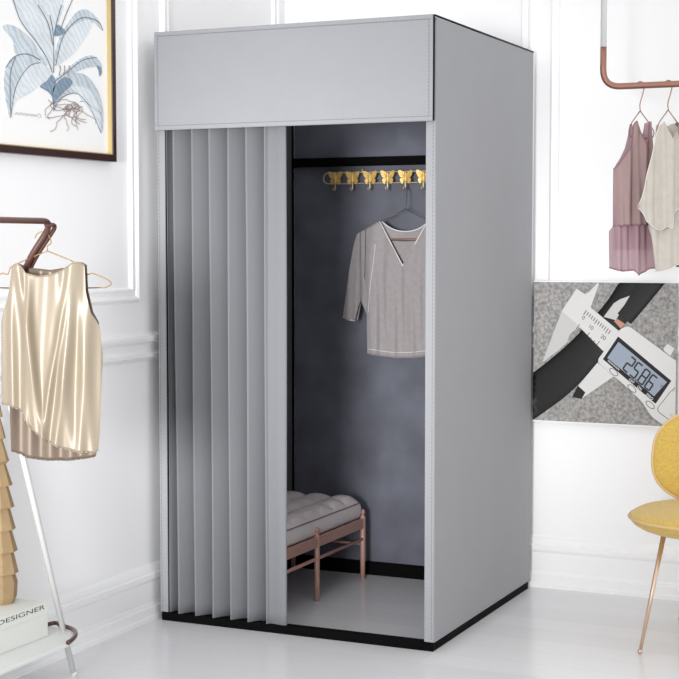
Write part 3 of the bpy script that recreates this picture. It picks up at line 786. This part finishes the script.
F3.o = F3.o + F3.n * -.09
ch = thing('charcoal_dress', 'charcoal grey dress at the right edge behind the cream blouse', 'dress', F3.p(0, -.2))
tD = [(670, 170), (673, 140), (676, 124), (679, 121), (684, 128), (692, 136), (700, 124), (704, 122), (708, 170)]
bD = [(670, 250), (671, 262), (678, 267), (690, 268), (706, 264), (708, 250)]
obj('front_panel', cloth(F3, tD, bD, lambda s, y: .004 + .016 * bulge(s) + .005 * math.sin(s * 20), 50, 30), 'charcoal', ch, smooth=True, solid=.0012)
obj('back_panel', cloth(F3, tD, bD, lambda s, y: -.004 - .012 * bulge(s), 40, 20), 'charcoal', ch, smooth=True, solid=.0012)

# ================================================================ CALIPER PICTURE ON THE BACK WALL
PY = 1.008
x0, x1 = at(533.5, 350, 'y', PY).x, at(676.5, 350, 'y', PY).x
zt_, zb_ = at(605, 282.5, 'y', PY).z, at(605, 423.5, 'y', PY).z
cp = thing('caliper_picture', 'square wall picture of a digital caliper clamped on a black tube', 'picture', ((x0 + x1) / 2, PY, zb_))
obj('backing_board', box(B(), (x0, PY, zb_), (x1, PY + .018, zt_)), 'concrete', cp, bevel=.001)
obj('edge_strip', box(box(B(), (x0 - .002, PY + .001, zt_), (x1 + .002, PY + .018, zt_ + .004)), (x0 - .002, PY + .001, zb_ - .004), (x1 + .002, PY + .018, zb_)), 'artpaper', cp)
obj('hanging_cleat', box(B(), (x0 + .1, PY + .018, zt_ - .06), (x1 - .1, WY, zt_ - .03)), 'whitetube', cp)
# board coordinates in the picture: X 20..643 across, Y 32..652 down
def cq(X, Y, d=0):
    X = min(643, max(13, X)); Y = min(652, max(32, Y))
    return Vector((x0 + (x1 - x0) * min(1, (X - 13) / 623), PY - d * .3, zt_ + (zb_ - zt_) * (Y - 32) / 620))
def clip(pts):
    """clip an outline to the board"""
    def half(ps, f, ins):
        out = []
        for a, b in zip(ps, ps[1:] + ps[:1]):
            if ins(a): out.append(a)
            if ins(a) != ins(b): out.append(f(a, b))
        return out
    cx = lambda X: (lambda a, b: (X, a[1] + (b[1] - a[1]) * (X - a[0]) / (b[0] - a[0])))
    cy = lambda Y: (lambda a, b: (a[0] + (b[0] - a[0]) * (Y - a[1]) / (b[1] - a[1]), Y))
    pts = half(pts, cx(13), lambda p: p[0] >= 13); pts = half(pts, cx(643), lambda p: p[0] <= 643)
    pts = half(pts, cy(32), lambda p: p[1] >= 32); return half(pts, cy(652), lambda p: p[1] <= 652)
def plate(name, pts, m, d0, d1, parent=cp, bevel=0, smooth_pts=0):
    if smooth_pts: pts = [(q.x, q.y) for q in catmull([(x, y, 0) for x, y in pts], smooth_pts, True)]
    pts = clip(pts)
    return obj(name, prism(B(), [cq(x, y, d0) for x, y in pts], (0, -(d1 - d0) * .3, 0)), m, parent, bevel=bevel * .3)
def rounded(pts, r):
    q = round_path([(x, y, 0) for x, y in pts + pts[:2]], r, 4)
    k = (len(q) - 2) ; return [(v.x, v.y) for v in q[1:-1]]
# the black tube: a shallow half-round relief
def half_tube(name, cl, H, m):
    bm = B(); rows = []
    c = catmull([(x, y, w) for x, y, w in cl], 8)
    for i, q in enumerate(c):
        a, b = c[max(0, i - 1)], c[min(len(c) - 1, i + 1)]
        t = Vector((b.x - a.x, b.y - a.y)).normalized(); n = Vector((-t.y, t.x)); row = []
        for k in range(17):
            s = -1 + 2 * k / 16
            row.append(bm.verts.new(cq(q.x + n.x * s * q.z / 2, q.y + n.y * s * q.z / 2, .0005 + H * math.sqrt(max(0, 1 - s * s)))))
        rows.append(row)
    for a, b in zip(rows, rows[1:]):
        for k in range(16):
            fv = (a[k], a[k + 1], b[k + 1], b[k]); bm.faces.new(fv)
    bmesh.ops.dissolve_degenerate(bm, dist=1e-5, edges=bm.edges[:])
    return obj(name, bm, m, cp, smooth=True)
half_tube('tube', [(-150, 665, 172), (20, 540, 172), (130, 452, 168), (235, 345, 150), (330, 225, 130), (395, 135, 120), (470, 10, 120), (520, -60, 120)], .0165, 'tubeblack')
half_tube('tube', [(395, 175, 118), (430, 130, 122), (505, 32, 126), (560, -40, 126)], .0185, 'tubeblack')
cal = plate('caliper', [(140, 160), (205, 60), (242, 84), (262, 72), (298, 32), (303, 40), (278, 112), (268, 142), (400, 250), (330, 338), (218, 228)], 'steel', .004, .019, bevel=.0008)
plate('fixed_jaw', [(140, 160), (220, 230), (198, 246), (178, 262), (165, 300), (120, 342), (85, 368), (62, 390), (56, 386)], 'steelside', .004, .0175, cal, bevel=.0008)
plate('sliding_body', rounded([(296, 378), (352, 300), (398, 232), (432, 218), (700, 405), (700, 620), (610, 660), (535, 612), (495, 548), (420, 480)], 22), 'steel', .006, .024, cal, bevel=.002)
plate('sliding_jaw', [(300, 384), (375, 440), (232, 546), (190, 540), (215, 492), (262, 432)], 'steel', .004, .017, cal, bevel=.0008)
plate('jaw_tip', [(190, 541), (215, 489), (248, 518), (232, 547)], 'tubeblack', .004, .0176, cal)
plate('inner_jaw', [(325, 182), (368, 122), (395, 104), (437, 88), (408, 140), (378, 196)], 'steelside', .004, .0185, cal, bevel=.0008)
plate('clamp_block', [(370, 200), (385, 190), (418, 212), (400, 232)], 'copper', .004, .0200, cal)
bz = plate('display_bezel', [(389, 266), (618, 452), (553, 554), (324, 368)], 'tubeblack', .022, .0255, cal, bevel=.0006)
plate('display_screen', [(391, 290), (600, 458), (546, 522), (343, 362)], 'lcd', .022, .0262, bz)
ux = Vector((229, 186)).normalized(); uy = Vector((-65, 101)).normalized()
O = Vector((447, 352))
def seg(o, a, b, w):
    """a bar between local points a, b (digit units)"""
    p, q = o + ux * a[0] + uy * a[1], o + ux * b[0] + uy * b[1]
    t = (q - p).normalized(); n = Vector((-t.y, t.x)) * w / 2
    return [p + t * w * .1 + n, q - t * w * .1 + n, q - t * w * .1 - n, p + t * w * .1 - n]
SEG = {'2': 'abged', '5': 'afgcd', '8': 'abcdefg', '6': 'afgedc'}
for i, chh in enumerate('2586'):
    o = O + ux * (i * 38 + (5 if i > 1 else 0)); wd, hh = 26, 66
    pts = {'a': ((0, 0), (wd, 0)), 'b': ((wd, 0), (wd, hh / 2)), 'c': ((wd, hh / 2), (wd, hh)), 'd': ((0, hh), (wd, hh)), 'e': ((0, hh / 2), (0, hh)), 'f': ((0, 0), (0, hh / 2)), 'g': ((0, hh / 2), (wd, hh / 2))}
    b = B()
    for s in SEG[chh]: prism(b, [cq(v.x, v.y, .0262) for v in seg(o, *pts[s], 7)], (0, -.0005, 0))
    obj('digit', b, 'ink', bz)
o = O + ux * (1 * 38 + 32) + uy * 66
obj('decimal_point', prism(B(), [cq(v.x, v.y, .0262) for v in seg(o, (0, 0), (7, 0), 7)], (0, -.0005, 0)), 'ink', bz)
def cdir(v): a = cq(300, 300); b_ = cq(300 + v.x * 50, 300 + v.y * 50); return (b_ - a).normalized()
def ctext(name, s, X, Y, hpx, m, d, parent, wpx=None):
    k = (x1 - x0) / 623
    return obj(name, text_bm(s, cq(X, Y, d), cdir(ux), -cdir(uy), hpx * k, wpx * k if wpx else None), m, parent)
ctext('unit_lettering', 'mm', 572, 478, 9, 'ink', .0265, bz, 24)
ctext('bezel_lettering', 'mm/inch', 345, 376, 9, 'artpaper', .0258, bz, 62)
ctext('bezel_lettering', 'OFF', 436, 456, 11, 'artpaper', .0258, bz, 26)
ctext('bezel_lettering', 'ON', 472, 486, 11, 'artpaper', .0258, bz, 22)
ctext('bezel_lettering', 'ZERO', 510, 517, 11, 'artpaper', .0258, bz, 36)
for X, Y in ((372, 423), (451, 492), (530, 560)):
    pts = [Vector((X, Y)) + ux * 23 * math.cos(t) + uy * 12 * math.sin(t) for t in [2 * PI * k / 24 for k in range(24)]]
    bt = plate('button', [(v.x, v.y) for v in pts], 'ink', .022, .0246, cal)
    pts = [Vector((X, Y)) + ux * 20 * math.cos(t) + uy * 9.5 * math.sin(t) for t in [2 * PI * k / 24 for k in range(24)]]
    plate('button_cap', [(v.x, v.y) for v in pts], 'steel', .022, .0262, bt)
# battery cover, screws, thumb screw
ln = [(590, 545), (563, 585), (612, 620), (643, 600)]
k_ = [(643, 478), (618, 495), (560, 575), (566, 590), (612, 622), (643, 606)]
obj('battery_cover_line', tube(B(), [cq(x, y, .0242) for x, y in round_path([(x, y, 0) for x, y in k_], 10, 4) for x, y in ((x.x, x.y),)] if False else [cq(v.x, v.y, .0242) for v in round_path([(x, y, 0) for x, y in k_], 10, 4)], .0009, 6), 'ink', cal)
for X, Y in ((628, 492), (620, 600)):
    plate('screw', [(X + 8 * math.cos(t), Y + 8 * math.sin(t)) for t in [2 * PI * k / 16 for k in range(16)]], 'steelside', .022, .0252, cal)
plate('thumb_screw', rounded([(580, 318), (600, 292), (630, 312), (612, 346)], 6), 'steel', .004, .026, cal, bevel=.001)
tk = B()
for i in range(12):
    a = Vector((250, 155)) + ux * (i * 12.4); l = 24 if i % 5 == 0 else 18
    prism(tk, [cq(v.x, v.y, .019) for v in seg(a, (0, 0), (0, l), 3.2)], (0, -.0005, 0))
for i in range(7):
    a = Vector((222, 213)) + ux * (i * 19); l = 26 if i % 3 == 0 else 14
    prism(tk, [cq(v.x, v.y, .019) for v in seg(a, (0, 30 - l), (0, 30), 2.6)], (0, -.0005, 0))
obj('scale_ticks', tk, 'ink', cal)['kind'] = 'stuff'
for s, X, Y in (('0', 228, 192), ('10', 260, 231), ('20', 311, 272)):
    ctext('scale_number', s, X, Y, 17, 'ink', .0194, cal)

# ================================================================ YELLOW CHAIR
cc = Vector((.785, .47, 0)); fd = math.radians(-93); fx = Vector((math.cos(fd), math.sin(fd), 0)); lx = Vector((fx.y, -fx.x, 0))   # lx = towards picture left
if lx.x > 0: lx = -lx
chair = thing('yellow_chair', 'mustard yellow upholstered chair with thin rose gold legs by right edge', 'chair', cc)
def cpn(a, b, z): return cc + lx * a + fx * b + Vector((0, 0, z))
def superring(hw, hl, n, e=2.4):
    out = []
    for k in range(n):
        t = 2 * PI * k / n; c_, s_ = math.cos(t), math.sin(t)
        out.append((hw * math.copysign(abs(c_) ** (2 / e), c_), hl * math.copysign(abs(s_) ** (2 / e), s_)))
    return out
SHW, SHL, SZ0 = .255, .255, .415
def shell(name, ring, pos, nrm_lo, nrm_hi, m, lo=7, hi=7):
    bm = B(); n = len(ring); rings = []
    prof = [(math.cos(t), math.sin(t)) for t in [-PI / 2 + PI * k / 14 for k in range(1, 14)]]
    for c_, s_ in prof:
        k = c_ ** .6 if s_ >= 0 else c_ ** .6
        rings.append([bm.verts.new(pos(a * (.86 + .14 * c_) * k ** .35 if False else a * k, b * k, (nrm_hi if s_ > 0 else nrm_lo) * s_)) for a, b in ring])
    for p_, q_ in zip(rings, rings[1:]):
        for i in range(n): bm.faces.new((p_[i], p_[(i + 1) % n], q_[(i + 1) % n], q_[i]))
    bm.faces.new(rings[0][::-1]); bm.faces.new(rings[-1])
    return obj(name, bm, m, chair, smooth=True)
ring = superring(SHW, SHL, 64)
seat = shell('seat', ring, lambda a, b, h_: cpn(a, b + .02, SZ0 + h_ + .10 * (a * a) + .05 * b * b), .058, .03, 'yellow')
obj('seat_welt', tube(B(), [cpn(a, b + .02, SZ0 + .10 * a * a + .05 * b * b - .002) for a, b in superring(SHW + .001, SHL + .001, 64)], .0045, 8, closed=True), 'chairpipe', seat, smooth=True)
BHW, BHH = .245, .165
tl_ = math.radians(12)
def bpos(a, b, h_):
    # b up, h_ forward
    up = b; z = .418 + BHH + up * math.cos(tl_) - h_ * math.sin(tl_) * 0
    return cpn(a, -.165 - (up + BHH) * math.sin(tl_) + h_ + .9 * a * a, z)
back = shell('backrest', superring(BHW, BHH, 64, 2.6), bpos, .035, .022, 'yellow')
obj('back_welt', tube(B(), [bpos(a, b, 0) for a, b in superring(BHW + .001, BHH + .001, 64, 2.6)], .0045, 8, closed=True), 'chairpipe', back, smooth=True)
obj('back_bracket', tube(B(), catmull([cpn(0, -.13, .385), cpn(0, -.20, .40), cpn(0, -.232, .48), cpn(0, -.25, .56)], 5), .012, 10), 'chairleg', chair, smooth=True)
foot = at(640, 652, 'z', 0.006)
fo = foot - cc; fa, fb_ = fo.dot(lx), fo.dot(fx)
for (sa, sb_) in ((1, 1), (-1, 1), (1, -1), (-1, -1)):
    tp = cpn(sa * .122, sb_ * .11 + .02, .392); bt_ = cpn(sa * fa, fb_ if sb_ > 0 else -abs(fb_) - .02, .006)
    l_ = obj('leg', tube(B(), [tp, bt_], [.0085, .0055], 12), 'chairleg', chair, smooth=True)
    bb = B(); bmesh.ops.create_uvsphere(bb, u_segments=12, v_segments=8, radius=.008, matrix=Matrix.Translation(bt_ + Vector((0, 0, .002))))
    obj('foot_glide', bb, 'chairleg', l_, smooth=True)
ur = [cpn(a, b + .02, .39) for a, b in superring(.13, .12, 32)]
obj('under_frame', tube(B(), ur, .008, 8, closed=True), 'chairleg', chair, smooth=True)

# ================================================================ LIGHT
w = bpy.data.worlds.new('daylight'); bpy.context.scene.world = w; w.use_nodes = True
bg = w.node_tree.nodes['Background']; bg.inputs['Color'].default_value = (1, 1, 1, 1); bg.inputs['Strength'].default_value = .72
sl_ = bpy.data.lights.new('booth_fill_spot', 'SPOT'); sl_.energy = 1100; sl_.spot_size = math.radians(25); sl_.spot_blend = .8; sl_.shadow_soft_size = .7  # added fill spot with no visible source, brightens the booth and its inside
so = bpy.data.objects.new('booth_fill_spot', sl_); C.objects.link(so); so.location = (.5, -6.2, 1.2)
so.rotation_euler = (Vector((-.72, .2, 1.0)) - so.location).to_track_quat('-Z', 'Y').to_euler()

# ================================================================ CAMERA
cam = bpy.data.cameras.new('camera'); co = bpy.data.objects.new('camera', cam); C.objects.link(co)
cam.sensor_width = 36; cam.sensor_fit = 'HORIZONTAL'; cam.lens = 36 * FPX / 679; cam.clip_start = .05
co.matrix_world = Matrix(((RT.x, UP.x, -FW.x, CAM.x), (RT.y, UP.y, -FW.y, CAM.y), (RT.z, UP.z, -FW.z, CAM.z), (0, 0, 0, 1)))
sc = bpy.context.scene; sc.camera = co
sc.view_settings.view_transform = 'Standard'; sc.view_settings.look = 'None'
sc.view_settings.gamma = 1; sc.view_settings.exposure = .66; sc.view_settings.use_curve_mapping = False
